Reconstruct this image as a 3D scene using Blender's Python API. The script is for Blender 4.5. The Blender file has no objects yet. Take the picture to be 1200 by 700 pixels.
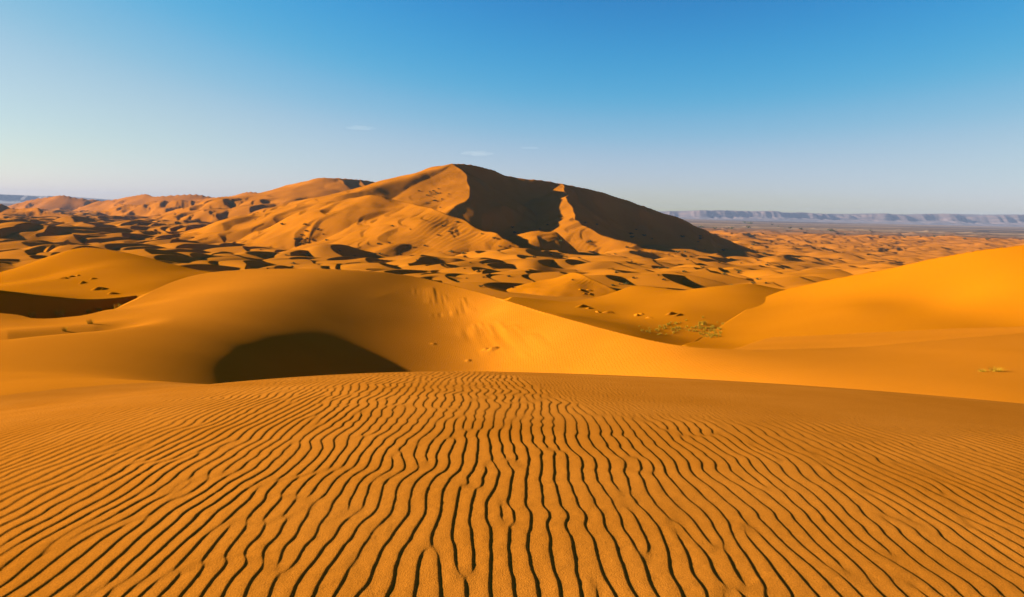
import bpy, math, random
import numpy as np

rng = np.random.default_rng(11)
random.seed(5)
R = math.radians
EYE = 60.0                                  # eye height above the far plain (world z)
SUN_EL, SUN_AZ = 15.5, 82.0                 # azimuth measured to the left of the viewing direction (+y)

scene = bpy.context.scene
col = scene.collection

# ------------------------------------------------------------------ camera
FPX, HOR = 800.0, 248.0                     # measured on the 1200x700 photograph
PITCH = math.atan((350 - HOR) / FPX)
ROLL = math.atan(28.0 / 1200.0)             # the horizon drops to the right
cam_d = bpy.data.cameras.new("camera")
cam = bpy.data.objects.new("camera", cam_d)
col.objects.link(cam)
cam_d.sensor_width = 36.0
cam_d.lens = 36.0 * FPX / 1200.0
cam_d.clip_start, cam_d.clip_end = 0.05, 120000.0
from mathutils import Matrix, Vector
Mrot = Matrix.Rotation(math.pi / 2 - PITCH, 4, 'X') @ Matrix.Rotation(ROLL, 4, 'Z')
cam.matrix_world = Matrix.Translation((0, 0, EYE)) @ Mrot
scene.camera = cam
M3 = np.array(Mrot.to_3x3())


def W(px, py, D):
    """Eye-relative point of the photo's pixel (px, py) at forward distance D."""
    d = M3 @ np.array([(px - 600) / FPX, (350 - py) / FPX, -1.0])
    return d * (D / d[1])


# ------------------------------------------------------------------ numpy helpers
def hash2(ix, iy, seed):
    h = (ix.astype(np.int64) * 374761393 + iy.astype(np.int64) * 668265263 + seed * 974634777) & 0x7fffffff
    h = ((h ^ (h >> 13)) * 1274126177) & 0x7fffffff
    h = h ^ (h >> 16)
    return (h & 0xffff) / 65535.0 * 2 - 1


def vnoise(x, y, seed=0):
    ix, iy = np.floor(x), np.floor(y)
    fx, fy = x - ix, y - iy
    ix = ix.astype(np.int64); iy = iy.astype(np.int64)
    fx = fx * fx * fx * (fx * (fx * 6 - 15) + 10); fy = fy * fy * fy * (fy * (fy * 6 - 15) + 10)
    a = hash2(ix, iy, seed); b = hash2(ix + 1, iy, seed)
    c = hash2(ix, iy + 1, seed); d = hash2(ix + 1, iy + 1, seed)
    return (a * (1 - fx) + b * fx) * (1 - fy) + (c * (1 - fx) + d * fx) * fy


def fbm(x, y, octv=3, seed=0, gain=.5):
    s, a = 0.0, 1.0
    for k in range(octv):
        s = s + a * vnoise(x * 2 ** k + 17.3 * k, y * 2 ** k - 9.1 * k, seed + k)
        a *= gain
    return s


def sst(a, b, x):
    t = np.clip((x - a) / (b - a), 0, 1)
    return t * t * (3 - 2 * t)


def smax(a, b, k):
    h = np.maximum(k - np.abs(a - b), 0) / k
    return np.maximum(a, b) + h * h * k * .25


def seg_near(x, y, P, closed=False):
    """distance to a polyline, the height on it, and the arc length of the nearest point"""
    P = np.asarray(P, float)
    n = len(P)
    best = np.full(x.shape, 1e18); bz = np.zeros(x.shape); bs = np.zeros(x.shape); bd = np.zeros(x.shape)
    s0 = 0.0
    for i in range(n if closed else n - 1):
        a, b = P[i], P[(i + 1) % n]
        dx, dy = b[0] - a[0], b[1] - a[1]
        L2 = dx * dx + dy * dy + 1e-9
        t = np.clip(((x - a[0]) * dx + (y - a[1]) * dy) / L2, 0, 1)
        d2 = (x - a[0] - t * dx) ** 2 + (y - a[1] - t * dy) ** 2
        m = d2 < best
        best = np.where(m, d2, best)
        bz = np.where(m, a[2] + t * (b[2] - a[2]), bz)
        bs = np.where(m, s0 + t * math.sqrt(L2), bs)
        if P.shape[1] > 3:
            bd = np.where(m, a[3] + t * (b[3] - a[3]), bd)
        s0 += math.sqrt(L2)
    return np.sqrt(best), bz, bs, bd


def inside(x, y, P):
    c = np.zeros(x.shape, bool)
    n = len(P)
    for i in range(n):
        x1, y1 = P[i][0], P[i][1]; x2, y2 = P[(i + 1) % n][0], P[(i + 1) % n][1]
        if y1 == y2:
            continue
        m = ((y1 > y) != (y2 > y)) & (x < (x2 - x1) * (y - y1) / (y2 - y1) + x1)
        c ^= m
    return c


def smooth_line(P, n=8):
    """Catmull-Rom through the points (x, y, z, drop)"""
    P = np.asarray(P, float); out = []
    for i in range(len(P) - 1):
        p0, p1, p2, p3 = P[max(i - 1, 0)], P[i], P[i + 1], P[min(i + 2, len(P) - 1)]
        for k in range(n):
            t = k / n
            out.append(.5 * ((2 * p1) + (-p0 + p2) * t + (2 * p0 - 5 * p1 + 4 * p2 - p3) * t * t + (-p0 + 3 * p1 - 3 * p2 + p3) * t ** 3))
    out.append(P[-1])
    return out


class Sheet:
    """A dune body: a thin-plate surface through surveyed points inside an outline; outside its outline (its crest) it falls at its slip slope."""
    def __init__(self, crest, rest, pts, soft=0.0):
        cr = smooth_line([list(W(*c[:3])) + [c[3]] for c in crest], 6)
        rs = [(list(c[1:4]) if c[0] == 'w' else list(W(*c[:3]))) + [c[-1]] for c in rest]
        self.out = np.array(list(cr) + rs)
        self.crest = np.array(cr)
        P = [list(p[1:4]) if p[0] == 'w' else list(W(*p[:3])) for p in pts]
        P += [list(W(*c[:3])) for c in crest] + [r[:3] for r in rs]
        P = np.array(P)
        self.c = P[:, :2].mean(0); self.s = P[:, :2].std()
        q = (P[:, :2] - self.c) / self.s
        self.q = q
        n = len(q)
        r2 = ((q[:, None] - q[None]) ** 2).sum(-1)
        K = .5 * r2 * np.log(r2 + 1e-12) + np.diag(np.where(np.arange(n) < len(pts), soft, 1e-4))
        A = np.zeros((n + 3, n + 3)); A[:n, :n] = K
        A[:n, n] = 1; A[:n, n + 1:] = q; A[n, :n] = 1; A[n + 1:, :n] = q.T
        self.w = np.linalg.solve(A, np.concatenate([P[:, 2], np.zeros(3)]))

    def tps(self, x, y):
        X = (x - self.c[0]) / self.s; Y = (y - self.c[1]) / self.s
        n = len(self.q)
        z = self.w[n] + self.w[n + 1] * X + self.w[n + 2] * Y
        for i in range(n):
            r2 = (X - self.q[i, 0]) ** 2 + (Y - self.q[i, 1]) ** 2
            z = z + self.w[i] * .5 * r2 * np.log(r2 + 1e-12)
        return z

    def __call__(self, x, y):
        ins = inside(x, y, self.out)
        z = np.empty(x.shape)
        z[ins] = self.tps(x[ins], y[ins])
        o = ~ins
        d, bz, s, drop = seg_near(x[o], y[o], self.out, True)
        z[o] = bz - d * drop
        return z


# ------------------------------------------------------------------ the near dunes
def dome(x, y):
    """the rippled dune underfoot"""
    b = np.where(x < 0, .0112, .0039)
    q = b * x * x
    q = np.where(np.abs(x) > 25, b * (625 + 50 * (np.abs(x) - 25)), q)
    yy = np.where(y < -20, 400 + 40 * (-20 - y), y * y)
    yy = np.where(y > 40, 1600 + 80 * (y - 40), yy)
    return -1.55 - .0079 * yy - .017 * y - q


mid = Sheet(
    crest=[(-400, 362, 58, .4), (-150, 365, 58, .45), (0, 367, 58, .5), (40, 373, 57, .5), (75, 372, 58, .5), (110, 367, 60, .5), (135, 362, 67, .5),
           (160, 351, 76, .5), (185, 338, 85, .5), (220, 325, 91, .5), (260, 318, 94, .5), (330, 315, 95, .5), (400, 316, 95, .5), (450, 319, 97, .55),
           (500, 327, 97.5, .6), (560, 342, 89, .62), (600, 354, 78, .62), (660, 372, 64, .62), (740, 393, 51, .6), (800, 405, 45.5, .45),
           (850, 409, 44, .3), (900, 410, 44, .22), (1000, 407, 46, .2), (1100, 398, 49, .2), (1200, 390, 52, .2), (1350, 378, 56, .2)],
    rest=[('w', 48, 18, -6.6, .4), ('w', 34, 11, -6.6, .4), ('w', 14, 11, -5.4, .4), ('w', 4, 9.5, -5.6, .4), ('w', -4, 8.6, -4.6, .4), ('w', -10, 8, -3.75, .3),
          ('w', -16, 5, -4.8, .3), ('w', -40, 5, -7.5, .3), ('w', -62, 40, -10.5, .3)],
    pts=[(0, 470, 11.5), (0, 450, 15), (0, 425, 21.5), (0, 405, 28), (0, 398, 31.5), (0, 388, 42),
         (-200, 470, 12.5), (-200, 425, 22), (-200, 400, 31),
         (100, 455, 14.5), (100, 430, 21), (100, 400, 31.5), (100, 384, 38), (100, 381, 47), (60, 384, 50), (0, 378, 52),
         (200, 455, 15.5), (200, 430, 22.5), (200, 400, 33), (200, 375, 46), (200, 352, 68), (165, 366, 60),
         (225, 440, 21), (225, 405, 33), (228, 375, 50), (250, 340, 77),
         (300, 432, 32), (300, 410, 40), (300, 385, 51), (300, 362, 62), (300, 340, 74),
         (350, 436, 41.5), (350, 410, 50), (350, 380, 60.5), (350, 355, 71), (350, 334, 80),
         (400, 437, 48.8), (400, 412, 55.8), (400, 380, 67), (400, 344, 82),
         (450, 436, 52), (450, 403, 63), (450, 370, 75.8), (450, 345, 87),
         (500, 435, 55.5), (500, 400, 67.5), (500, 363, 83.2),
         (560, 435, 58), (560, 400, 68.5), (560, 376, 77),
         (600, 435, 53.5), (600, 400, 63), (600, 375, 71), (650, 410, 54.5),
         (700, 435, 46), (700, 410, 51),
         (800, 440, 38), (800, 420, 42), (900, 447, 32), (900, 428, 37), (1000, 456, 28), (1000, 430, 35),
         (1100, 466, 25), (1100, 430, 34), (1200, 476, 22), (1200, 440, 30), (1200, 412, 40),
         ('w', 0, 20, -8.8), ('w', 0, 35, -13.2), ('w', -4, 16, -6.2), ('w', 6, 22, -8.2), ('w', -4, 45, -15), ('w', -7, 30, -11)],
    soft=4e-3)

left = Sheet(
    crest=[(-200, 330, 150, .45), (-80, 334, 145, .45), (0, 327, 140, .5), (20, 322, 138, .5), (50, 308, 134, .5), (85, 293, 131, .5), (110, 291, 130, .5),
           (150, 297, 127, .5), (190, 306, 124, .5), (235, 316, 121, .55), (280, 322, 118, .55), (340, 334, 112, .55)],
    rest=[(300, 345, 96, .5), (240, 343, 92, .6), (190, 343, 87, .62), (160, 347, 87, .62), (130, 350, 84, .62), (100, 351, 81, .62), (70, 349, 79, .62), (40, 346, 77.5, .62),
          (0, 341, 76, .62), (-60, 335, 74, .62), (-200, 332, 72, .5)],
    pts=[(50, 325, 115), (100, 315, 112), (150, 315, 110), (100, 335, 97), (150, 333, 97), (200, 328, 100), (0, 335, 105), (50, 337, 95), (240, 330, 103)],
    soft=2e-4)

right = Sheet(
    crest=[(800, 404, 78, .8), (832, 391, 92, .85), (870, 366, 106, .85), (905, 345, 119, .85), (950, 333, 118, .7), (1000, 322, 114, .6), (1050, 312, 110, .5), (1100, 302, 106, .5),
           (1150, 294, 101, .5), (1200, 288, 97, .5), (1300, 276, 93, .5), (1450, 262, 92, .4)],
    rest=[('w', 110, 60, -3, .3), ('w', 70, 55, -10.5, .3), (1200, 400, 66, .3), (1100, 415, 66, .3), (1000, 425, 68, .3), (900, 425, 70, .3), (840, 420, 72, .3)],
    pts=[(850, 400, 84), (900, 400, 80), (1000, 400, 74), (1100, 392, 72), (1200, 380, 72), (1000, 360, 92), (900, 370, 100), (1200, 330, 82), (1100, 350, 88), (1100, 325, 97), (1200, 308, 89), (950, 350, 108)],
    soft=2e-4)

middle = Sheet(
    crest=[(600, 348, 124, .4), (640, 352, 126, .4), (668, 353, 128, .4), (695, 349, 131, .5), (720, 342, 134, .5), (745, 335, 136, .5), (775, 337.5, 133, .5), (800, 340, 130, .5), (815, 338, 129, .5), (850, 334, 129, .5), (880, 332, 131, .5), (905, 337, 133, .5), (940, 342, 133, .5), (980, 350, 131, .5)],
    rest=[('w', 46, 88, -17.5, .3), ('w', 22, 74, -17, .3), ('w', 6, 76, -15.8, .3), ('w', -6, 90, -15.8, .3)],
    pts=[(720, 370, 108), (740, 388, 88), (760, 385, 96), (800, 395, 91), (830, 389, 94), (700, 375, 98), (650, 362, 113), (700, 360, 117), (760, 360, 116), (800, 368, 106), (850, 368, 106), (850, 350, 117), (800, 353, 118), (650, 370, 95)],
    soft=3e-4)

LEE = (math.cos(R(-22)), math.sin(R(-22)))


def cones(x, y, line, lo=.27, hi=.62, lee=LEE, n=8):
    """a ridge of sand: gentle on the windward side, slip face at the angle of repose to leeward"""
    P = smooth_line([list(W(*p)) for p in line], n)
    z = np.full(x.shape, -1e9)
    for a, b in zip(P[:-1], P[1:]):
        ex, ey = b[0] - a[0], b[1] - a[1]
        t = np.clip(((x - a[0]) * ex + (y - a[1]) * ey) / (ex * ex + ey * ey + 1e-9), 0, 1)
        dx, dy = x - a[0] - t * ex, y - a[1] - t * ey
        d = np.sqrt(dx * dx + dy * dy) + 1e-6
        c = (dx * lee[0] + dy * lee[1]) / d
        z = np.maximum(z, a[2] + t * (b[2] - a[2]) - d * (lo + (hi - lo) * sst(-.35, .45, c)))
    return z


PYRAMID = [[(618, 333, 205), (650, 326, 200), (677, 319, 196), (700, 330, 188), (722, 340, 182)]]
GREAT = [
    ([(400, 232, 1110), (430, 222.5, 1050), (455, 212.5, 985), (480, 203, 930), (508, 195, 870), (525, 192, 840)], .45, .6, (.5, .87)),
    ([(525, 192, 840), (545, 193.5, 855), (575, 199, 865), (600, 206, 875), (650, 214, 890), (700, 226, 910),
      (735, 235, 930), (770, 250, 950), (800, 261, 970), (850, 281, 1000), (900, 298.5, 1040)], .30, .65),
    ([(525, 192, 840), (541, 205, 802), (551, 216, 770), (554, 225, 740), (550, 235, 710), (536, 245, 682)], .36, .6),
    ([(653, 214.5, 888), (660, 227, 835), (669, 242, 775), (671, 253, 735), (675, 261, 700), (690, 272, 665), (720, 283, 635), (760, 292, 612), (810, 299, 600)], .38, .64),
    ([(430, 233, 660), (470, 238, 618), (495, 245, 570), (511, 250.5, 542), (545, 264, 510), (580, 280, 482), (604, 293, 466)], .36, .66),
    ([(596, 281, 560), (620, 277, 545), (640, 275, 530), (648, 281, 520), (644, 290, 510)], .3, .62),
    ([(385, 238, 645), (430, 230, 620), (470, 236, 600), (508, 247, 575)], .46, .6),
]
BACK = [
    ([(320, 232, 1760), (335, 221, 1700), (347, 215.5, 1650), (370, 209.5, 1580), (390, 208, 1550), (410, 209, 1570), (435, 211, 1620), (452, 219, 1680)], .30, .33, (.75, .66)),
    ([(392, 209, 1545), (402, 217, 1490), (412, 226, 1440)], .33, .36),
    ([(420, 211, 1590), (428, 219, 1530), (436, 226, 1480)], .33, .36),
    ([(30, 235, 3400), (55, 230.5, 3350), (75, 229, 3300), (95, 231.5, 3300), (115, 234, 3300)], .5, .6),
    ([(118, 235, 3000), (140, 232, 2970), (150, 230.5, 2950), (172, 227.5, 2900), (190, 231, 2850), (222, 227.5, 2800), (250, 232, 2750)], .5, .6),
    ([(245, 233, 2400), (270, 229, 2350), (292, 224.5, 2300), (315, 229, 2250)], .5, .6),
    ([(130, 243, 2100), (160, 240, 2050), (200, 238, 2000), (240, 236, 1950), (280, 233, 1900), (300, 236, 1850)], .45, .62),
    ([(-60, 246, 1700), (0, 243, 1650), (40, 247, 1600), (90, 251, 1550)], .4, .62),
]

# ---------------- the sea of smaller dunes
def base_level(x, y):
    r = np.hypot(x, y)
    z = np.interp(r, [0, 100, 140, 200, 300, 420, 600, 900, 1500, 3000, 6000, 40000], [-27, -25, -20, -23, -28, -32.5, -38, -45, -50, -54, -56, -56])
    u = x / np.maximum(r, 1)
    z = z - 10 * sst(.1, .5, u) * sst(250, 700, r) * (1 - sst(1500, 3000, r))
    z = z + 9 * sst(-.05, -.45, u) * sst(400, 1100, r) * (1 - sst(3500, 5000, r))
    return z


def barchan(X0, Y0, h, w, th, x, y):
    c, s = math.cos(th), math.sin(th)
    X = (x - X0) * c + (y - Y0) * s
    Y = -(x - X0) * s + (y - Y0) * c
    t = Y / w
    t2 = np.minimum(t * t, 1.0)
    xc = .95 * w * t2
    hc = h * (1 - t2) ** .75
    lw = 5.5 * h + .55 * w
    u = np.clip((xc - X) / lw, 0, 1)
    up = (1 - u * u * (3 - 2 * u))
    return np.where(X < xc, hc * up, hc - .64 * (X - xc))


barchans = []
PLACED = [  # px, py of the crest, D, height, half width: the larger crescents of the photograph
    (352, 288, 420, 8, 34), (402, 277, 450, 11, 40), (372, 306, 330, 6, 24), (425, 304, 340, 6.5, 26), (480, 300, 370, 6, 24), (560, 306, 330, 5, 24), (548, 315, 262, 4.5, 20),
    (572, 331, 225, 4, 17), (650, 300, 380, 5, 26), (700, 305, 360, 5, 26), (760, 304, 370, 5.5, 24), (800, 312, 320, 5, 22), (730, 322, 270, 4.5, 19), (850, 322, 290, 4.5, 20),
    (885, 318, 330, 6, 24), (930, 312, 420, 6, 28), (830, 300, 480, 6, 30), (40, 272, 620, 14, 60), (75, 268, 640, 14, 62), (15, 262, 700, 14, 66), (335, 262, 560, 9, 40), (290, 272, 520, 8, 36),
    (300, 300, 330, 5, 26), (315, 318, 250, 4, 20), (260, 292, 400, 7, 30), (200, 290, 400, 6, 28), (230, 275, 520, 8, 36), (150, 278, 480, 7, 34), (20, 300, 330, 5, 26), (610, 318, 250, 4, 18)]
for px, py, D, h, w in PLACED:
    p = W(px, py, D)
    barchans.append((p[0], p[1], h, w, R(-14 + random.uniform(-10, 8))))
tries = 0
while len(barchans) < 3600 and tries < 60000:
    tries += 1
    D = 190 * math.exp(random.random() ** .62 * math.log(4200 / 190))
    a = random.uniform(-.95, .98)
    x, y = a * D, D
    if x * .62 + 300 > 0 and D > 2300 and x > -200:
        if random.random() < .75:
            continue
    sz = min(1.9, .55 + D / 900) * random.uniform(.55, 1.25)
    w = 22 * sz; h = w * random.uniform(.17, .28)
    if x > 300 and D > 700:
        h *= .6
    barchans.append((x, y, h, w, R(-12 + random.gauss(0, 13))))


def field_points(x, y):
    """the dune sea at a few loose points"""
    z = np.zeros(x.shape)
    for b in barchans:
        m = (np.abs(x - b[0]) < 3 * b[3]) & (np.abs(y - b[1]) < 3 * b[3])
        if m.any():
            z[m] = np.maximum(z[m], barchan(*b, x[m], y[m]))
    return finish_field(x, y, z)


def finish_field(x, y, z):
    r = np.hypot(x, y)
    k = sst(140, 260, r)
    und = fbm(x / 75, y / 75, 3, 3) * 3.4 * sst(150, 420, r) + fbm(x / 24, y / 24, 2, 8) * .55
    far = 1 - sst(2500, 5000, r) * .85
    return base_level(x, y) + (z + und * far) * k


# ---------------- polar ground grid about the viewpoint
ang = np.concatenate([np.linspace(-180, -48, 70)[:-1], np.linspace(-48, -39, 50)[:-1], np.linspace(-39, 39, 1300), np.linspace(39, 48, 50)[1:], np.linspace(48, 180, 70)[1:-1]])
ang = np.radians(ang)
rr = [0.3, .6, .9, 1.2, 1.5]
r = 1.7
while r < 15.5:
    rr.append(r); r += min(max(r * r / 1900.0, .004), .05)
while r < 42:
    rr.append(r); r += min(r * .006, .55)
while r < 106:
    rr.append(r); r += r * .0034
while r < 190:
    rr.append(r); r += min(r * .006, .55)
while r < 1200:
    rr.append(r); r *= 1.0032
while r < 5000:
    rr.append(r); r *= 1.006
while r < 60000:
    rr.append(r); r *= 1.06
rr = np.array(rr)
NR, NA = len(rr), len(ang)
print('grid', NR, NA)
RRg, ANg = np.meshgrid(rr, ang, indexing='ij')
X = RRg * np.sin(ANg); Y = RRg * np.cos(ANg)


def rows(a, b):
    return slice(int(np.searchsorted(rr, a)), int(np.searchsorted(rr, b)))


def ripple_env(seed, nx, ny, step, sx, sy):
    g = np.random.default_rng(seed)
    n = g.normal(size=(ny, nx)) + 1j * g.normal(size=(ny, nx))
    kx = np.fft.fftfreq(nx, step)[None, :]; ky = np.fft.fftfreq(ny, step)[:, None]
    f = np.fft.ifft2(np.fft.fft2(n) * np.exp(-.5 * (kx / sx) ** 2 - .5 * (ky / sy) ** 2))
    return f / np.abs(f).mean()


def sample(env, x, y, step, x0, y0):
    u = np.clip((x - x0) / step, 0, env.shape[1] - 2.001); v = np.clip((y - y0) / step, 0, env.shape[0] - 2.001)
    i = u.astype(int); j = v.astype(int); fu = u - i; fv = v - j
    return (env[j, i] * (1 - fu) + env[j, i + 1] * fu) * (1 - fv) + (env[j + 1, i] * (1 - fu) + env[j + 1, i + 1] * fu) * fv


def ripple_profile(p, lee=.2):
    p = p % 1.0
    t = np.clip(p / (1 - lee), 0, 1)
    a = .6 * t * t * (3 - 2 * t) + .4 * (1 - (1 - t) ** 1.7)
    t = np.clip((p - (1 - lee)) / lee, 0, 1)
    return np.where(p < 1 - lee, a, 1 - t * t * (3 - 2 * t))


def ripples(x, y):
    # broad ripples: wave fronts run away from the viewer, crests leaning to the right
    lam = .099
    e = ripple_env(21, 2048, 1024, .03, 1.15, .80)
    env = sample(e, x, y, .03, -30, -6)
    warp = .050 * vnoise(x / .75, y / .42, 31) + .022 * vnoise(x / .3, y / .17, 33) + .15 * vnoise(x / 3, y / 2.5, 35)
    ph = (x + .03 * y + warp * .6) / lam + np.angle(env) / (2 * np.pi)
    amp = np.clip(np.abs(env) * 2.2, 0, 1)
    big = ripple_profile(ph, .15) * amp + .5 * (1 - amp)
    # fine ripples take over beyond a wandering line on the right and on the far left
    lam2 = .055
    e2 = ripple_env(22, 2048, 1024, .03, 2.4, 3.0)
    env2 = sample(e2, x, y, .03, -30, -6)
    ph2 = (x + .12 * y + .015 * vnoise(x / .25, y / .15, 41)) / lam2 + np.angle(env2) / (2 * np.pi)
    fine = ripple_profile(ph2, .3) * np.clip(np.abs(env2) * 1.6, 0, 1)
    lim = 6.6 + .35 * vnoise(x / .8, x * 0, 51) + .9 * sst(1.2, -1.5, x) * 12
    m = sst(lim + .3, lim - .3, y)
    m = m * sst(-13.5, -9, x - .1 * y + .8 * vnoise(x / 2, y / 2, 5))
    fm = (1 - m) * sst(16, 11, y)
    return 00.0054 * (1 + .28 * vnoise(x / .9, y / 1.3, 63)) * (big - .5) * m + .0022 * fine * fm + .0009 * fbm(x / .06, y / .06, 2, 61) * sst(8, 4, y)


Z = np.full(X.shape, -1e9); ID = np.zeros(X.shape, np.int8)
SMOOTH = 1.1
nearR = rows(0, 262)
x, y = X[nearR], Y[nearR]
f = dome(x, y)
t = np.full(x.shape, -60.0)
m = (y > 3) & (np.abs(x) < 130)
t[m] = mid(x[m], y[m])
# wind-smoothed inside the hollow: blur the surveyed surface there
hx, hy, hs = -70.0, 2.0, .5
gx, gy = np.meshgrid(hx + hs * np.arange(190), hy + hs * np.arange(230))
H0 = mid.tps(gx, gy)


def gauss(a, sig, axis):
    k = np.exp(-.5 * (np.arange(-int(3 * sig), int(3 * sig) + 1) / sig) ** 2); k /= k.sum()
    p = np.pad(a, [(len(k) // 2,) * 2 if i == axis else (0, 0) for i in (0, 1)], mode='reflect', reflect_type='odd')
    return np.apply_along_axis(lambda v: np.convolve(v, k, 'valid'), axis, p)


H0 = gauss(gauss(H0, 14.0, 0), 6.5, 1)


def bspline(A, u, v):
    u = np.clip(u, 1, A.shape[1] - 3.001); v = np.clip(v, 1, A.shape[0] - 3.001)
    iu, iv = u.astype(int), v.astype(int); fu, fv = u - iu, v - iv
    wt = lambda f: ((1 - f) ** 3 / 6, (3 * f ** 3 - 6 * f * f + 4) / 6, (-3 * f ** 3 + 3 * f * f + 3 * f + 1) / 6, f ** 3 / 6)
    wu, wv = wt(fu), wt(fv); o = 0
    for a_ in range(4):
        for b_ in range(4):
            o = o + wv[a_] * wu[b_] * A[iv + a_ - 1, iu + b_ - 1]
    return o


xm, ym = x[m], y[m]
dcr0 = seg_near(xm, ym, mid.crest)[0]
hm = sst(-46, -30, xm) * sst(8, -4, xm) * sst(15.5, 25, ym) * sst(2, 16, dcr0) * inside(xm, ym, mid.out)
t[m] = t[m] + hm * (bspline(H0, (xm - hx) / hs, (ym - hy) / hs) - t[m])
# the trough behind the near ridge on the left
dr = np.interp(xm / np.maximum(ym, 1), [-.9, -.75, -.62, -.5, -.42], [30.5, 32.5, 38.5, 46, 53])
t[m] -= .75 * np.exp(-((ym - dr - 5.2) / 3.6) ** 2) * sst(-.50, -.62, xm / np.maximum(ym, 1)) * sst(-52, -38, xm)
# soft undulation, slumps under the crest and a few lumps on the middle dune
dcr, _, scr, _ = seg_near(x[m], y[m], mid.crest)
insm = inside(x[m], y[m], mid.out)
und = fbm(x[m] / 9, y[m] / 9, 2, 71) * .022 * sst(14, 30, y[m])
gate = sst(38, 46, y[m]) * insm * sst(2.4, 3.6, dcr + .8 * vnoise(scr / 2.2, scr * 0, 73)) * sst(8.5, 4.5, dcr + 2 * vnoise(scr / 3, scr * 0, 74)) * sst(-16, -11, x[m]) * sst(6, 1, x[m])
patch = sst(-.7, .0, vnoise(scr / 7, scr * 0 + .5, 75))
slump = fbm((x[m] + .16 * y[m]) / .75, y[m] / 10, 2, 77) * .06 * gate * patch
t[m] += und + slump
lumps = [W(576, 396, 62.5), W(569, 394, 63), W(581, 395, 62.5), W(549, 405, 60), W(508, 388, 66)]
for i, l in enumerate(lumps):
    d = np.hypot(x - l[0], (y - l[1]) * .8)
    t += [.27, .17, .2, .12, .08][i] * np.exp(-(d / [.30, .24, .26, .22, .25][i]) ** 2)
rip = np.zeros(x.shape)
near = (RRg[nearR] < 19) & (y > -4)
rip[near] = ripples(x[near], y[near]) * sst(19, 15, RRg[nearR][near])
f += rip
ft = smax(f, t, SMOOTH)
blend = np.abs(f - t) < SMOOTH
ft = np.where(blend & (t > f), ft + rip * np.maximum(0, 1 - (t - f) / SMOOTH) * .4, ft)
Z[nearR] = ft
ID[nearR] = np.where(f + .0 > t, 0, 1)
for i, S in ((2, left), (3, right), (4, middle)):
    rs = rows(45, 262)
    xs, ys = X[rs], Y[rs]
    m = ys > 20
    z = np.full(xs.shape, -99.0)
    z[m] = S(xs[m], ys[m]) + fbm(xs[m] / 14, ys[m] / 11, 2, 80 + i) * .16
    if i == 4:
        z[m] += fbm(xs[m] / 3.0, ys[m] / 2.4, 2, 90) * .10 * sst(-15.8, -17.5, z[m])
    b = z > Z[rs]
    Z[rs] = np.where(b, z, Z[rs]); ID[rs] = np.where(b, i, ID[rs])


def ridges(group, idn, r0, r1, a0, a1, rough=0.0):
    rs = rows(r0, r1)
    cs = slice(int(np.searchsorted(ang, R(a0))), int(np.searchsorted(ang, R(a1))))
    xs, ys = X[rs, cs], Y[rs, cs]
    best = np.full(xs.shape, -1e9)
    for g in group:
        line = g[0] if isinstance(g, tuple) and isinstance(g[0], list) else g
        lo, hi = (g[1], g[2]) if isinstance(g, tuple) and isinstance(g[0], list) else (.3, .62)
        D = line[0][2]
        wx = xs + fbm(xs / (D * .06), ys / (D * .06), 2, 101) * D * .008
        wy = ys + fbm(xs / (D * .06), ys / (D * .06), 2, 105) * D * .008
        best = np.maximum(best, cones(wx, wy, line, lo, hi, g[3] if len(g) > 3 and isinstance(g, tuple) else LEE))
    best = best + fbm(xs / (r0 * .05), ys / (r0 * .05), 3, 110) * r0 * .0012 + rough * B[rs, cs] * sst(30, -8, best)
    b = best > Z[rs, cs]
    Z[rs, cs] = np.where(b, best, Z[rs, cs]); ID[rs, cs] = np.where(b, idn, ID[rs, cs])


# the dune sea
B = np.zeros(X.shape)
XW = X + fbm(X / 38, Y / 38, 2, 201) * 8 * sst(180, 320, RRg); YW = Y + fbm(X / 38, Y / 38, 2, 205) * 8 * sst(180, 320, RRg)
for b in barchans:
    R0 = math.hypot(b[0], b[1]); A0 = math.atan2(b[0], b[1]); e = b[3] * 2.2
    i0, i1 = np.searchsorted(rr, [R0 - e, R0 + e]); j0, j1 = np.searchsorted(ang, [A0 - e / R0, A0 + e / R0])
    if i1 > i0 and j1 > j0:
        B[i0:i1, j0:j1] = np.maximum(B[i0:i1, j0:j1], barchan(*b, XW[i0:i1, j0:j1], YW[i0:i1, j0:j1]))
fz = finish_field(X, Y, B)
b = fz > Z
Z = np.where(b, fz, Z); ID[b] = 6
ridges([PYRAMID[0]], 5, 140, 262, -15, 25)
ridges(GREAT, 7, 400, 1300, -30, 32, .42)
ridges(BACK, 8, 1200, 4400, -44, 0, 1.1)

# ------------------------------------------------------------------ materials
def nodes_of(name):
    m = bpy.data.materials.new(name); m.use_nodes = True
    nt = m.node_tree
    bs = nt.nodes['Principled BSDF']
    return m, nt, bs


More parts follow.
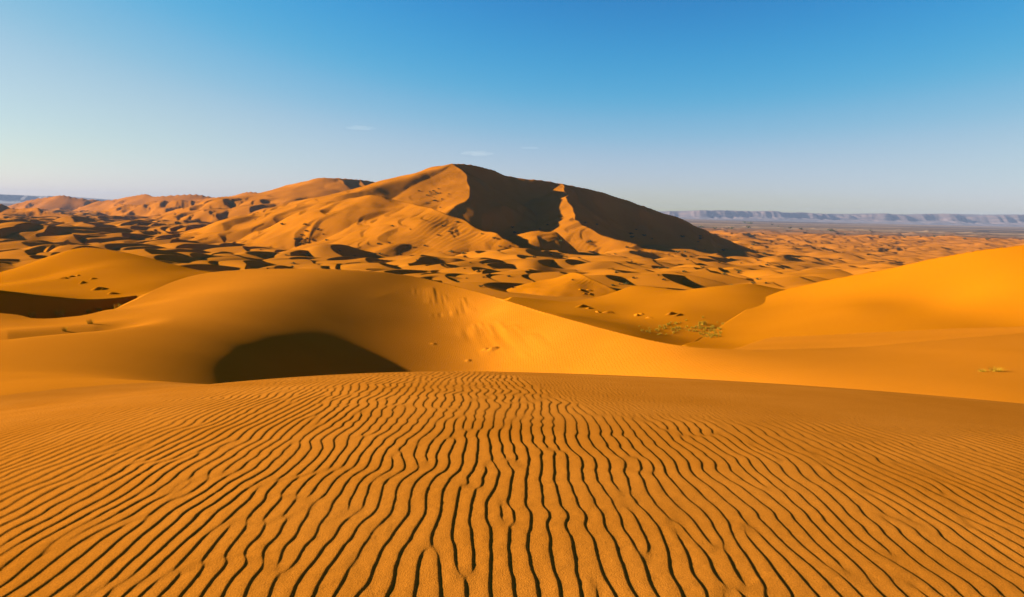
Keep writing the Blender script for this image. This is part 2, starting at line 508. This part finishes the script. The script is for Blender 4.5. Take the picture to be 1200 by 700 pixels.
def sand_material(name, a, b, grain=0.0, ripple=0.0, ripple_scale=1.6, big=.02, gravel=False):
    m, nt, bs = nodes_of(name)
    N, L = nt.nodes.new, nt.links.new
    bs.inputs['Roughness'].default_value = .95
    bs.inputs['Specular IOR Level'].default_value = 0.0
    geo = N('ShaderNodeNewGeometry')
    n1 = N('ShaderNodeTexNoise'); n1.inputs['Scale'].default_value = big; n1.inputs['Detail'].default_value = 5
    L(geo.outputs['Position'], n1.inputs['Vector'])
    mx = N('ShaderNodeMix'); mx.data_type = 'RGBA'
    mx.inputs[6].default_value = (*a, 1); mx.inputs[7].default_value = (*b, 1)
    rmp = N('ShaderNodeMapRange'); rmp.inputs[1].default_value = .3; rmp.inputs[2].default_value = .7
    L(n1.outputs['Fac'], rmp.inputs[0]); L(rmp.outputs[0], mx.inputs[0])
    colr = mx.outputs[2]
    hs = []
    if grain:
        g = N('ShaderNodeTexNoise'); g.inputs['Scale'].default_value = 140; g.inputs['Detail'].default_value = 3
        L(geo.outputs['Position'], g.inputs['Vector'])
        gm = N('ShaderNodeMix'); gm.data_type = 'RGBA'; gm.blend_type = 'MULTIPLY'; gm.inputs[0].default_value = 1
        gr = N('ShaderNodeMapRange'); gr.inputs[1].default_value = .25; gr.inputs[2].default_value = .75; gr.inputs[3].default_value = .72; gr.inputs[4].default_value = 1.25
        L(g.outputs['Fac'], gr.inputs[0]); L(colr, gm.inputs[6]); L(gr.outputs[0], gm.inputs[7])
        colr = gm.outputs[2]
        hs.append((g.outputs['Fac'], grain))
    if ripple:
        w = N('ShaderNodeTexWave'); w.wave_profile = 'SAW'; w.inputs['Scale'].default_value = ripple_scale
        w.inputs['Distortion'].default_value = 4.5; w.inputs['Detail'].default_value = 2.0; w.inputs['Detail Scale'].default_value = .8
        L(geo.outputs['Position'], w.inputs['Vector'])
        hs.append((w.outputs['Fac'], ripple))
    nrm = None
    for out, dist in hs:
        bp = N('ShaderNodeBump'); bp.inputs['Strength'].default_value = 1.0; bp.inputs['Distance'].default_value = dist
        L(out, bp.inputs['Height'])
        if nrm:
            L(nrm, bp.inputs['Normal'])
        nrm = bp.outputs['Normal']
    if nrm:
        L(nrm, bs.inputs['Normal'])
    if gravel:
        at = N('ShaderNodeAttribute'); at.attribute_name = 'gravel'
        mp = N('ShaderNodeMapping'); mp.inputs['Scale'].default_value = (.0004, .0016, .001)
        L(geo.outputs['Position'], mp.inputs['Vector'])
        n2 = N('ShaderNodeTexNoise'); n2.inputs['Scale'].default_value = 1.0; n2.inputs['Detail'].default_value = 5
        L(mp.outputs[0], n2.inputs['Vector'])
        cr = N('ShaderNodeValToRGB')
        cr.color_ramp.elements[0].position = .40; cr.color_ramp.elements[0].color = (.075, .047, .034, 1)
        cr.color_ramp.elements[1].position = .62; cr.color_ramp.elements[1].color = (.30, .17, .085, 1)
        L(n2.outputs['Fac'], cr.inputs[0])
        gx = N('ShaderNodeMix'); gx.data_type = 'RGBA'
        L(at.outputs['Fac'], gx.inputs[0]); L(colr, gx.inputs[6]); L(cr.outputs[0], gx.inputs[7])
        colr = gx.outputs[2]
    L(colr, bs.inputs['Base Color'])
    return m


SA, SB = (.36, .106, .002), (.41, .123, .002)
mat_fore = sand_material('rippled_sand', (.345, .104, .007), (.415, .132, .012), grain=.0025, big=.6)
mat_mid = sand_material('smooth_sand', (.37, .111, .005), (.42, .128, .007), grain=0, ripple=.007, ripple_scale=1.5, big=.08)
mat_dune = sand_material('dune_sand', SA, SB, ripple=.003, ripple_scale=.8, big=.03)
mat_far = sand_material('far_sand', (.33, .102, .005), (.42, .130, .006), big=.012, gravel=True)
mat_great = sand_material('great_dune_sand', (.33, .098, .003), (.40, .120, .004), big=.02)

# ------------------------------------------------------------------ ground meshes, one per dune body
grav = sst(2300, 3400, RRg + 500 * fbm(X / 900, Y / 500, 2, 130)) * sst(-.15, .12, np.sin(ANg)) + sst(6000, 8000, RRg)
grav = np.clip(grav, 0, 1)
# quads (closing the circle), split by the surface that lies on top
ii, jj = np.meshgrid(np.arange(NR - 1), np.arange(NA), indexing='ij')
j2 = (jj + 1) % NA
quads = np.stack([ii * NA + jj, ii * NA + j2, (ii + 1) * NA + j2, (ii + 1) * NA + jj], -1).reshape(-1, 4)
quads = quads[:, ::-1]
IDq = ID[:-1, :].reshape(-1)
CO = np.stack([X, Y, Z + EYE], -1).reshape(-1, 3)
GR = grav.reshape(-1)


def mesh_from(name, co, q, mat, attr=None):
    me = bpy.data.meshes.new(name)
    me.vertices.add(len(co)); me.vertices.foreach_set('co', co.astype(np.float32).ravel())
    k = q.shape[1]
    me.loops.add(q.size); me.loops.foreach_set('vertex_index', q.astype(np.int32).ravel())
    me.polygons.add(len(q))
    me.polygons.foreach_set('loop_start', np.arange(0, q.size, k, dtype=np.int32))
    me.polygons.foreach_set('loop_total', np.full(len(q), k, np.int32))
    me.update(calc_edges=True)
    me.polygons.foreach_set('use_smooth', np.ones(len(q), bool))
    if attr is not None:
        a = me.attributes.new('gravel', 'FLOAT', 'POINT'); a.data.foreach_set('value', attr.astype(np.float32))
    if mat:
        me.materials.append(mat)
    return me


def link(name, me, parent=None, **props):
    o = bpy.data.objects.new(name, me); col.objects.link(o)
    if parent:
        o.parent = parent
    for k, v in props.items():
        o[k] = v
    return o


BODIES = [
    (0, 'foreground_dune', mat_fore, 'broad rippled orange sand dune in front, its ridged surface filling the lower half'),
    (1, 'crescent_dune', mat_mid, 'smooth curving orange dune with a deep shadowed hollow behind the rippled sand'),
    (2, 'rounded_dune', mat_dune, 'low rounded sand dune with scattered grass mounds behind a dark hollow'),
    (3, 'bright_dune', mat_dune, 'large smooth bright orange dune slope rising to the right edge'),
    (4, 'grassy_dune', mat_dune, 'low orange dune whose foot holds a patch of yellow grass'),
    (5, 'peaked_dune', mat_dune, 'small peaked sand dune with a dark slip face beyond the grassy hollow'),
    (6, 'ground', mat_far, 'wide sea of small crescent sand dunes running out to a gravel plain'),
    (7, 'great_dune', mat_great, 'huge peaked sand mountain on the skyline with a dark shaded right face'),
    (8, 'distant_dunes', mat_great, 'pale pinkish far dunes on the skyline left of the great dune'),
]
for k, nm, mt, lab in BODIES:
    q = quads[IDq == k]
    if not len(q):
        continue
    u, inv = np.unique(q, return_inverse=True)
    me = mesh_from(nm, CO[u], inv.reshape(q.shape), mt, GR[u] if k == 6 else None)
    link(nm, me, label=lab, category='dune' if k != 6 else 'desert ground', kind='structure')

# ------------------------------------------------------------------ far escarpment
def escarpment(name, cols_px, label):
    pxs = np.array([c[0] for c in cols_px], float); tops = np.array([c[1] for c in cols_px], float)
    D = np.concatenate([np.linspace(10800, 12600, 90), np.linspace(12650, 14000, 16)])
    P = np.linspace(pxs[0], pxs[-1], 620)
    xx = np.zeros((len(D), len(P))); yy = xx.copy(); zz = xx.copy()
    tp = np.interp(P, pxs, tops)
    for j in range(len(P)):
        w = W(P[j], tp[j], 12000.)
        xx[:, j] = w[0] * D / 12000.; yy[:, j] = D; zz[:, j] = w[2]
    edge = 11900 + 420 * fbm(xx / 1500, yy / 4000, 4, 141, .6) + 120 * (1 - np.abs(vnoise(xx / 260, yy / 900, 142)))
    prof = .42 * sst(-1000, 0, yy - edge) + .58 * sst(-150, 40, yy - edge)
    gul = np.abs(fbm(xx / 170, yy / 700, 3, 143)) * .30 * sst(-900, -100, yy - edge) * (1 - sst(0, 200, yy - edge))
    top = zz + 56 + 16 * fbm(xx / 500, yy / 5000, 3, 144)
    fade = sst(0, .08, np.linspace(0, 1, len(P)))[None] * sst(1, .92, np.linspace(0, 1, len(P)))[None]
    z = -58 + np.maximum(top, 4) * np.clip(prof - gul, 0, 1.1) * fade
    z[0] = -62; z[-1] = -62
    co = np.stack([xx, yy, z + EYE], -1).reshape(-1, 3)
    n, k = len(D), len(P)
    a, b = np.meshgrid(np.arange(n - 1), np.arange(k - 1), indexing='ij')
    q = np.stack([a * k + b, a * k + b + 1, (a + 1) * k + b + 1, (a + 1) * k + b], -1).reshape(-1, 4)
    link(name, mesh_from(name, co, q, mat_rock), label=label, category='mountains', kind='structure')


mat_rock, nt, bs = nodes_of('escarpment_rock')
geo = nt.nodes.new('ShaderNodeNewGeometry'); mp = nt.nodes.new('ShaderNodeMapping'); mp.inputs['Scale'].default_value = (.004, .004, .04)
nz = nt.nodes.new('ShaderNodeTexNoise'); nz.inputs['Scale'].default_value = 1; nz.inputs['Detail'].default_value = 4
cr = nt.nodes.new('ShaderNodeValToRGB')
cr.color_ramp.elements[0].color = (.06, .038, .036, 1); cr.color_ramp.elements[0].position = .35
cr.color_ramp.elements[1].color = (.14, .080, .064, 1); cr.color_ramp.elements[1].position = .65
nt.links.new(geo.outputs['Position'], mp.inputs[0]); nt.links.new(mp.outputs[0], nz.inputs['Vector']); nt.links.new(nz.outputs['Fac'], cr.inputs[0]); nt.links.new(cr.outputs[0], bs.inputs['Base Color'])
bs.inputs['Roughness'].default_value = .95
escarpment('mountains', [(690, 250.0), (760, 248.5), (780, 247.5), (830, 247.0), (900, 248.0), (940, 248.5), (980, 250.5), (1030, 251.0), (1080, 250.0), (1110, 250.0), (1150, 252.0), (1200, 252.5), (1300, 252.0), (1420, 255.0)],
           'long bluish pink rocky escarpment on the horizon beyond the gravel plain')
escarpment('mountains', [(-300, 222), (-100, 226), (0, 228), (40, 229.5), (80, 231), (130, 234), (200, 238)],
           'faint pale blue ridge on the horizon beyond the far dunes')

# ------------------------------------------------------------------ plants
def leaf_mat(name, c1, c2):
    m, nt, bs = nodes_of(name)
    oi = nt.nodes.new('ShaderNodeObjectInfo'); ge = nt.nodes.new('ShaderNodeNewGeometry')
    mx = nt.nodes.new('ShaderNodeMix'); mx.data_type = 'RGBA'; mx.inputs[6].default_value = (*c1, 1); mx.inputs[7].default_value = (*c2, 1)
    nt.links.new(ge.outputs['Random Per Island'], mx.inputs[0]); nt.links.new(mx.outputs[2], bs.inputs['Base Color'])
    bs.inputs['Roughness'].default_value = .9; bs.inputs['Specular IOR Level'].default_value = 0.0
    return m


mat_grass = leaf_mat('dry_grass', (.29, .17, .011), (.42, .24, .018))
mat_shrub = leaf_mat('shrub_leaves', (.045, .05, .015), (.12, .10, .03))
mat_twig = leaf_mat('twigs', (.10, .06, .03), (.16, .10, .05))


def tuft_mesh(name, n, h, spread, seed, mat):
    g = random.Random(seed); co = []; q = []
    for i in range(n):
        a = g.uniform(0, 6.283); rad = spread * .45 * math.sqrt(g.random())
        bx, by = rad * math.cos(a), rad * math.sin(a)
        a2 = a + g.gauss(0, .5); lean = g.uniform(.1, .9) * spread * .6; hh = h * g.uniform(.5, 1)
        w = h * .022; wx, wy = -math.sin(a2) * w, math.cos(a2) * w
        k = len(co)
        for t in (0, .4, .75, 1):
            ox, oy, z = bx + math.cos(a2) * lean * t * t, by + math.sin(a2) * lean * t * t, hh * (t - .25 * t * t * (lean / spread)) - .04 * (t == 0)
            s = 1 - .85 * t
            co += [(ox + wx * s, oy + wy * s, z), (ox - wx * s, oy - wy * s, z)]
        for t in range(3):
            q.append((k + 2 * t, k + 2 * t + 1, k + 2 * t + 3, k + 2 * t + 2))
    return mesh_from(name, np.array(co), np.array(q), mat)


def shrub_mesh(name, n, h, spread, seed, mat):
    g = random.Random(seed); co = []; q = []
    cl = [(g.gauss(0, .33) * spread, g.gauss(0, .33) * spread, h * g.uniform(.25, .7), g.uniform(.18, .4) * spread) for _ in range(9)]
    for i in range(n):
        c = g.choice(cl)
        v = Vector((g.gauss(0, 1), g.gauss(0, 1), g.gauss(0, 1))).normalized() * c[3] * g.random() ** .4
        p = Vector((c[0] + v.x, c[1] + v.y, max(.02, c[2] + v.z * .7)))
        s = h * g.uniform(.05, .10)
        d1 = Vector((g.gauss(0, 1), g.gauss(0, 1), g.gauss(0, 1))).normalized(); d2 = d1.orthogonal().normalized()
        k = len(co)
        co += [p - d1 * s, p + d2 * s * .5, p + d1 * s, p - d2 * s * .5]
        q.append((k, k + 1, k + 2, k + 3))
    return mesh_from(name, np.array(co), np.array(q), mat)


def stems_mesh(name, n, h, spread, seed):
    g = random.Random(seed); co = []; q = []
    for i in range(n):
        a = g.uniform(0, 6.283); L = spread * g.uniform(.3, .8); w = h * .02
        b = (L * math.cos(a), L * math.sin(a), h * g.uniform(.4, .8)); k = len(co)
        for (ox, oy) in ((w, 0), (-w * .5, w * .87), (-w * .5, -w * .87)):
            co.append((ox, oy, -.05)); co.append((b[0] + ox * .4, b[1] + oy * .4, b[2]))
        for e in range(3):
            f = (e + 1) % 3
            q.append((k + 2 * e, k + 2 * f, k + 2 * f + 1, k + 2 * e + 1))
    return mesh_from(name, np.array(co), np.array(q), mat_twig)


def hummock_mesh(name, seed, mat):
    g = np.random.default_rng(seed); n, k = 9, 20
    t, a = np.meshgrid(np.linspace(0, 1, n), np.linspace(0, 2 * np.pi, k, endpoint=False), indexing='ij')
    rad = t * (1 + .22 * np.sin(2 * a + seed) + .12 * np.sin(3 * a + 2 * seed))
    z = .3 * np.cos(np.minimum(t, 1) * np.pi / 2) ** 1.3 - .06 * t
    xx = rad * np.cos(a) + .35 * (1 - t) * 0; yy = rad * np.sin(a) * .7
    xx = np.where(xx > 0, xx * .75, xx * 1.25)
    co = np.stack([xx, yy, z], -1).reshape(-1, 3)
    i, j = np.meshgrid(np.arange(n - 1), np.arange(k), indexing='ij'); j2 = (j + 1) % k
    q = np.stack([i * k + j, (i + 1) * k + j, (i + 1) * k + j2, i * k + j2], -1).reshape(-1, 4)
    return mesh_from(name, co, q, mat)


# ground height at a loose point: nearest grid node
def ground_z(x, y):
    r0 = math.hypot(x, y); a0 = math.atan2(x, y)
    i = int(np.clip(np.searchsorted(rr, r0) - 1, 0, NR - 2)); j = int(np.clip(np.searchsorted(ang, a0) - 1, 0, NA - 2))
    fi = (r0 - rr[i]) / (rr[i + 1] - rr[i]); fj = (a0 - ang[j]) / (ang[j + 1] - ang[j])
    return (Z[i, j] * (1 - fj) + Z[i, j + 1] * fj) * (1 - fi) + (Z[i + 1, j] * (1 - fj) + Z[i + 1, j + 1] * fj) * fi


def visible_point(px, py, dmin=18):
    """where the line of sight of a pixel meets the ground"""
    d = W(px, py, 1.0); D = dmin
    while D < 6000:
        if d[2] * D < ground_z(d[0] * D, D):
            return np.array([d[0] * D, D, ground_z(d[0] * D, D)])
        D *= 1.004
    return None


TUFTS = [tuft_mesh('grass_tuft', 90, .55, .55, s, mat_grass) for s in (1, 2, 3)]
MATS = [tuft_mesh('grass_mat', 160, .22, .55, s, mat_grass) for s in (4, 5)]
SHRUBS = [(shrub_mesh('shrub_foliage', 420, 1.0, 1.0, s, mat_shrub), stems_mesh('shrub_stems', 14, 1.0, .8, s)) for s in (6, 7, 8)]
HUMMOCK = [hummock_mesh('hummock_sand', s, mat_dune) for s in (1, 2, 3)]


def put(name, me, px, py, s, label, cat, group, dmin=18, sz=1.0):
    p = visible_point(px, py, dmin)
    if p is None:
        return None
    o = link(name, me, label=label, category=cat, group=group)
    o.location = (p[0], p[1], p[2] + EYE)
    o.rotation_euler = (0, 0, random.uniform(0, 6.28)); o.scale = (s, s, s * sz)
    return o


# grass in the hollow between the middle dune and the bright slope
for i in range(80):
    t = random.random()
    put('grass_tuft', random.choice(TUFTS), 762 + 72 * t + random.gauss(0, 9), 392 - 9 * random.random() - 6 * t + random.gauss(0, 2), random.uniform(.35, .8),
        'yellow green grass tuft in the sandy hollow beside the bright slope', 'grass', 'grass tufts in the sandy hollow', 60)
for i in range(48):
    put('grass_tuft', random.choice(TUFTS), 815 + 30 * random.random(), 396 - 12 * random.random(), random.uniform(.35, .8),
        'yellow grass tuft growing up the foot of the bright slope', 'grass', 'grass tufts at the foot of the bright slope', 60)
put('grass_tuft', TUFTS[0], 825, 381, 1.5, 'largest darkest grass tuft at the upper end of the hollow', 'grass', 'grass tufts in the sandy hollow', 60)
put('grass_mat', MATS[0], 1167, 435.5, 1.1, 'flat yellow grass mat on the open sand, larger of the pair', 'grass', 'grass mats on the open sand', 18)
put('grass_mat', MATS[1], 1151, 436, .7, 'flat faint grass mat on the open sand, smaller of the pair', 'grass', 'grass mats on the open sand', 18)
for px, py, s, lab in [(70, 371, 1.7, 'tall pale bush of grass on the rim of the dark hollow'), (38, 372, 1.2, 'low grass clump on the rim left of the tall pale bush'),
                       (104, 368, .9, 'small grass clump on the rim right of the tall pale bush'), (117, 365, 1.0, 'small grass clump between the rim clump and the smooth dune'),
                       (137, 361, 1.2, 'grass clump at the edge of the smooth dune by the dark hollow'), (106, 380, .8, 'small grass clump low in the swale beside the dune edge'),
                       (75, 388.5, .6, 'tiny grass clump just behind the near sand ridge')]:
    put('grass_tuft', random.choice(TUFTS), px, py, s, lab, 'grass', 'grass clumps by the dark hollow', 30)
HP = [(76, 327, 1.0, 'leftmost sand mound on the rounded dune'), (84, 325, .7, 'small sand mound beside the leftmost one on the rounded dune'), (92, 323.5, .6, 'topmost sand mound on the rounded dune'),
      (97, 332, .9, 'sand mound in the middle of the group on the rounded dune'), (109, 327.5, .7, 'upper right sand mound on the rounded dune'), (115, 340, 1.3, 'biggest pale sand mound low on the rounded dune'),
      (121, 340, .7, 'small sand mound touching the biggest one on the rounded dune'), (131, 345, .9, 'lowest sand mound near the rim of the rounded dune')]
for i, (px, py, s, lab) in enumerate(HP):
    o = put('sand_mound', HUMMOCK[i % 3], px, py, s, lab, 'sand mound', 'sand mounds on the rounded dune', 60)
for i, (px, py, s) in enumerate([(683, 360, 1.4), (690, 362, .8), (700, 366, .8), (714, 367, 1.2), (747, 370, 1.0), (752, 369, .8), (786, 369, 1.3), (797, 370, .9), (760, 373, .8)]):
    o = put('sand_mound', HUMMOCK[i % 3], px, py, s, 'small sand mound above the grassy hollow behind the smooth dune crest', 'sand mound', 'sand mounds above the grassy hollow', 90)
for i, (px, py, s) in enumerate([(680, 340, 1.0), (685, 344.5, .8), (689, 341, .9), (692, 345.5, .8)]):
    put('sand_mound', HUMMOCK[i % 3], px, py, s, 'small sand mound on the lit face of the peaked dune', 'sand mound', 'sand mounds on the peaked dune', 120)


def put_shrub(px, py, s, label, group, dmin=150):
    p = visible_point(px, py, dmin)
    if p is None:
        return
    s *= p[1] / 800
    k = random.randrange(3)
    o = link('desert_shrub', None, label=label, category='shrub', group=group)
    o.location = (p[0], p[1], p[2] + EYE - .05); o.rotation_euler = (0, 0, random.uniform(0, 6.28)); o.scale = (s * 1.2, s * 1.2, s)
    link('foliage', SHRUBS[k][0], o); link('stems', SHRUBS[k][1], o)


for i in range(130):
    px = random.uniform(300, 900); py = random.uniform(262, 342)
    put_shrub(px, py, random.uniform(1.6, 3.6), 'dark shrub dotting the sea of small dunes below the great dune', 'shrubs in the sea of small dunes')
for i in range(24):
    px = random.gauss(508, 9); py = random.gauss(231, 5)
    put_shrub(px, py, random.uniform(1.0, 2.2), 'dark shrub in the clump on the lit face of the great dune', 'shrubs on the great dune')
for px, py in [(905, 264), (912, 266), (938, 270), (975, 272), (972, 271), (978, 272.5), (926, 268), (1020, 271), (1105, 277), (1158, 283), (1095, 278), (873, 262), (880, 263), (1060, 279), (990, 276), (1130, 281)]:
    put_shrub(px, py, random.uniform(2.0, 3.6), 'dark green bush standing on the far flat plain', 'bushes on the far plain', 900)

# ------------------------------------------------------------------ clouds: three thin wisps
def cloud(px, py, wpx, hpx, seed, label):
    D = 24000.; g = np.random.default_rng(seed)
    c = W(px, py, D); sx = wpx / FPX * D / 2; sz = hpx / FPX * D / 2
    n, k = 14, 24
    th, ph = np.meshgrid(np.linspace(0, np.pi, n), np.linspace(0, 2 * np.pi, k, endpoint=False), indexing='ij')
    d = np.stack([np.sin(th) * np.cos(ph), np.sin(th) * np.sin(ph), np.cos(th)], -1).reshape(-1, 3)
    s = 1 + .35 * fbm(d[:, 0] * 2.2 + seed, d[:, 2] * 2.2 + d[:, 1], 3, seed)
    co = d * s[:, None] * np.array([sx, sx * .6, sz])
    i, j = np.meshgrid(np.arange(n - 1), np.arange(k), indexing='ij'); j2 = (j + 1) % k
    q = np.stack([i * k + j, (i + 1) * k + j, (i + 1) * k + j2, i * k + j2], -1).reshape(-1, 4)
    o = link('cloud', mesh_from('cloud', co, q, mat_cloud), label=label, category='cloud', group='wisps of cloud')
    o.location = (c[0], c[1], c[2] + EYE)


mat_cloud = bpy.data.materials.new('thin_cloud'); mat_cloud.use_nodes = True
nt = mat_cloud.node_tree; nt.nodes.clear()
out = nt.nodes.new('ShaderNodeOutputMaterial'); pv = nt.nodes.new('ShaderNodeVolumePrincipled')
pv.inputs['Color'].default_value = (1, 1, 1, 1); pv.inputs['Density'].default_value = 1.4e-4
nt.links.new(pv.outputs[0], out.inputs['Volume'])
cloud(425, 150, 30, 5, 1, 'small faint white wisp high above the left slope of the great dune')
cloud(556, 180, 36, 5, 2, 'longest thin white wisp just above the great dune peak')
cloud(620, 173.5, 22, 3, 3, 'faintest small white wisp up and right of the peak')

# ------------------------------------------------------------------ haze
hz = bpy.data.materials.new('haze'); hz.use_nodes = True
nt = hz.node_tree; nt.nodes.clear()
out = nt.nodes.new('ShaderNodeOutputMaterial'); pv = nt.nodes.new('ShaderNodeVolumePrincipled')
pv.inputs['Color'].default_value = (.31, .38, .58, 1); pv.inputs['Density'].default_value = 4.2e-5
nt.links.new(pv.outputs[0], out.inputs['Volume'])
x0, x1, y0, y1, z0, z1 = -16000, 16000, -300, 15000, -8, EYE + 200
# the ground sheet reaches far beyond the haze on every side
co = np.array([(a, b, c) for a in (x0, x1) for b in (y0, y1) for c in (z0, z1)], float)
q = np.array([(0, 1, 3, 2), (4, 6, 7, 5), (0, 4, 5, 1), (2, 3, 7, 6), (0, 2, 6, 4), (1, 5, 7, 3)])
hme = mesh_from('haze', co, q, hz)
for p in hme.polygons:
    p.use_smooth = False
link('haze', hme, label='thin pale haze lying over the whole desert', category='haze', kind='stuff')

# ------------------------------------------------------------------ light
w = bpy.data.worlds.new("World"); scene.world = w; w.use_nodes = True
nt = w.node_tree; bg = nt.nodes['Background']
sky = nt.nodes.new('ShaderNodeTexSky'); sky.sky_type = 'NISHITA'; sky.sun_disc = False
sky.sun_elevation = R(SUN_EL); sky.sun_rotation = R(-SUN_AZ)
sky.air_density, sky.dust_density, sky.ozone_density = 1.0, 0.3, 5.0
# deepen the blue as a polarised exposure does: a tone curve per channel on the sky's radiance
cv = nt.nodes.new('ShaderNodeRGBCurve'); sc = nt.nodes.new('ShaderNodeVectorMath'); sc.operation = 'SCALE'; sc.inputs['Scale'].default_value = .1
un = nt.nodes.new('ShaderNodeVectorMath'); un.operation = 'SCALE'; un.inputs['Scale'].default_value = 10
TONE = [[(0, 0), (.6, .12), (1.03, .42), (1.5, 1.4), (2.1, 2.65), (3, 3.6), (5, 5.4), (10, 10)],
        [(0, 0), (1.2, .5), (1.8, 1.65), (2.3, 2.4), (3.4, 3.5), (5, 4.7), (10, 8)],
        [(0, 0), (2, 1.0), (3.1, 3.2), (3.8, 4.15), (4.6, 4.5), (6, 4.75), (10, 7)]]
for ch, pts_ in enumerate(TONE):
    c = cv.mapping.curves[ch]
    while len(c.points) < len(pts_):
        c.points.new(.5, .5)
    for k, (a, b) in enumerate(pts_):
        c.points[k].location = (a / 10, b / 10)
    for p_ in c.points:
        p_.handle_type = 'AUTO_CLAMPED'
cv.mapping.update()
nt.links.new(sky.outputs[0], sc.inputs[0]); nt.links.new(sc.outputs[0], cv.inputs['Color'])
nt.links.new(cv.outputs[0], un.inputs[0]); nt.links.new(un.outputs[0], bg.inputs['Color'])
bg.inputs['Strength'].default_value = .05
sd = bpy.data.lights.new('sun', 'SUN'); sd.energy = 5.0; sd.angle = R(.55); sd.color = (1.0, .95, .78)
so = bpy.data.objects.new('sun', sd); col.objects.link(so)
el, az = R(SUN_EL), R(SUN_AZ)
v = Vector((-math.sin(az) * math.cos(el), math.cos(az) * math.cos(el), math.sin(el)))
so.rotation_euler = v.to_track_quat('Z', 'Y').to_euler()
so.location = (-50, 10, EYE + 30)

scene.view_settings.view_transform = 'Standard'
scene.view_settings.look = 'None'
scene.view_settings.exposure = 1.66
scene.view_settings.gamma = 1.0
scene.cycles.use_denoising = True
scene.cycles.max_bounces = 4
scene.cycles.diffuse_bounces = 1
scene.cycles.volume_bounces = 0
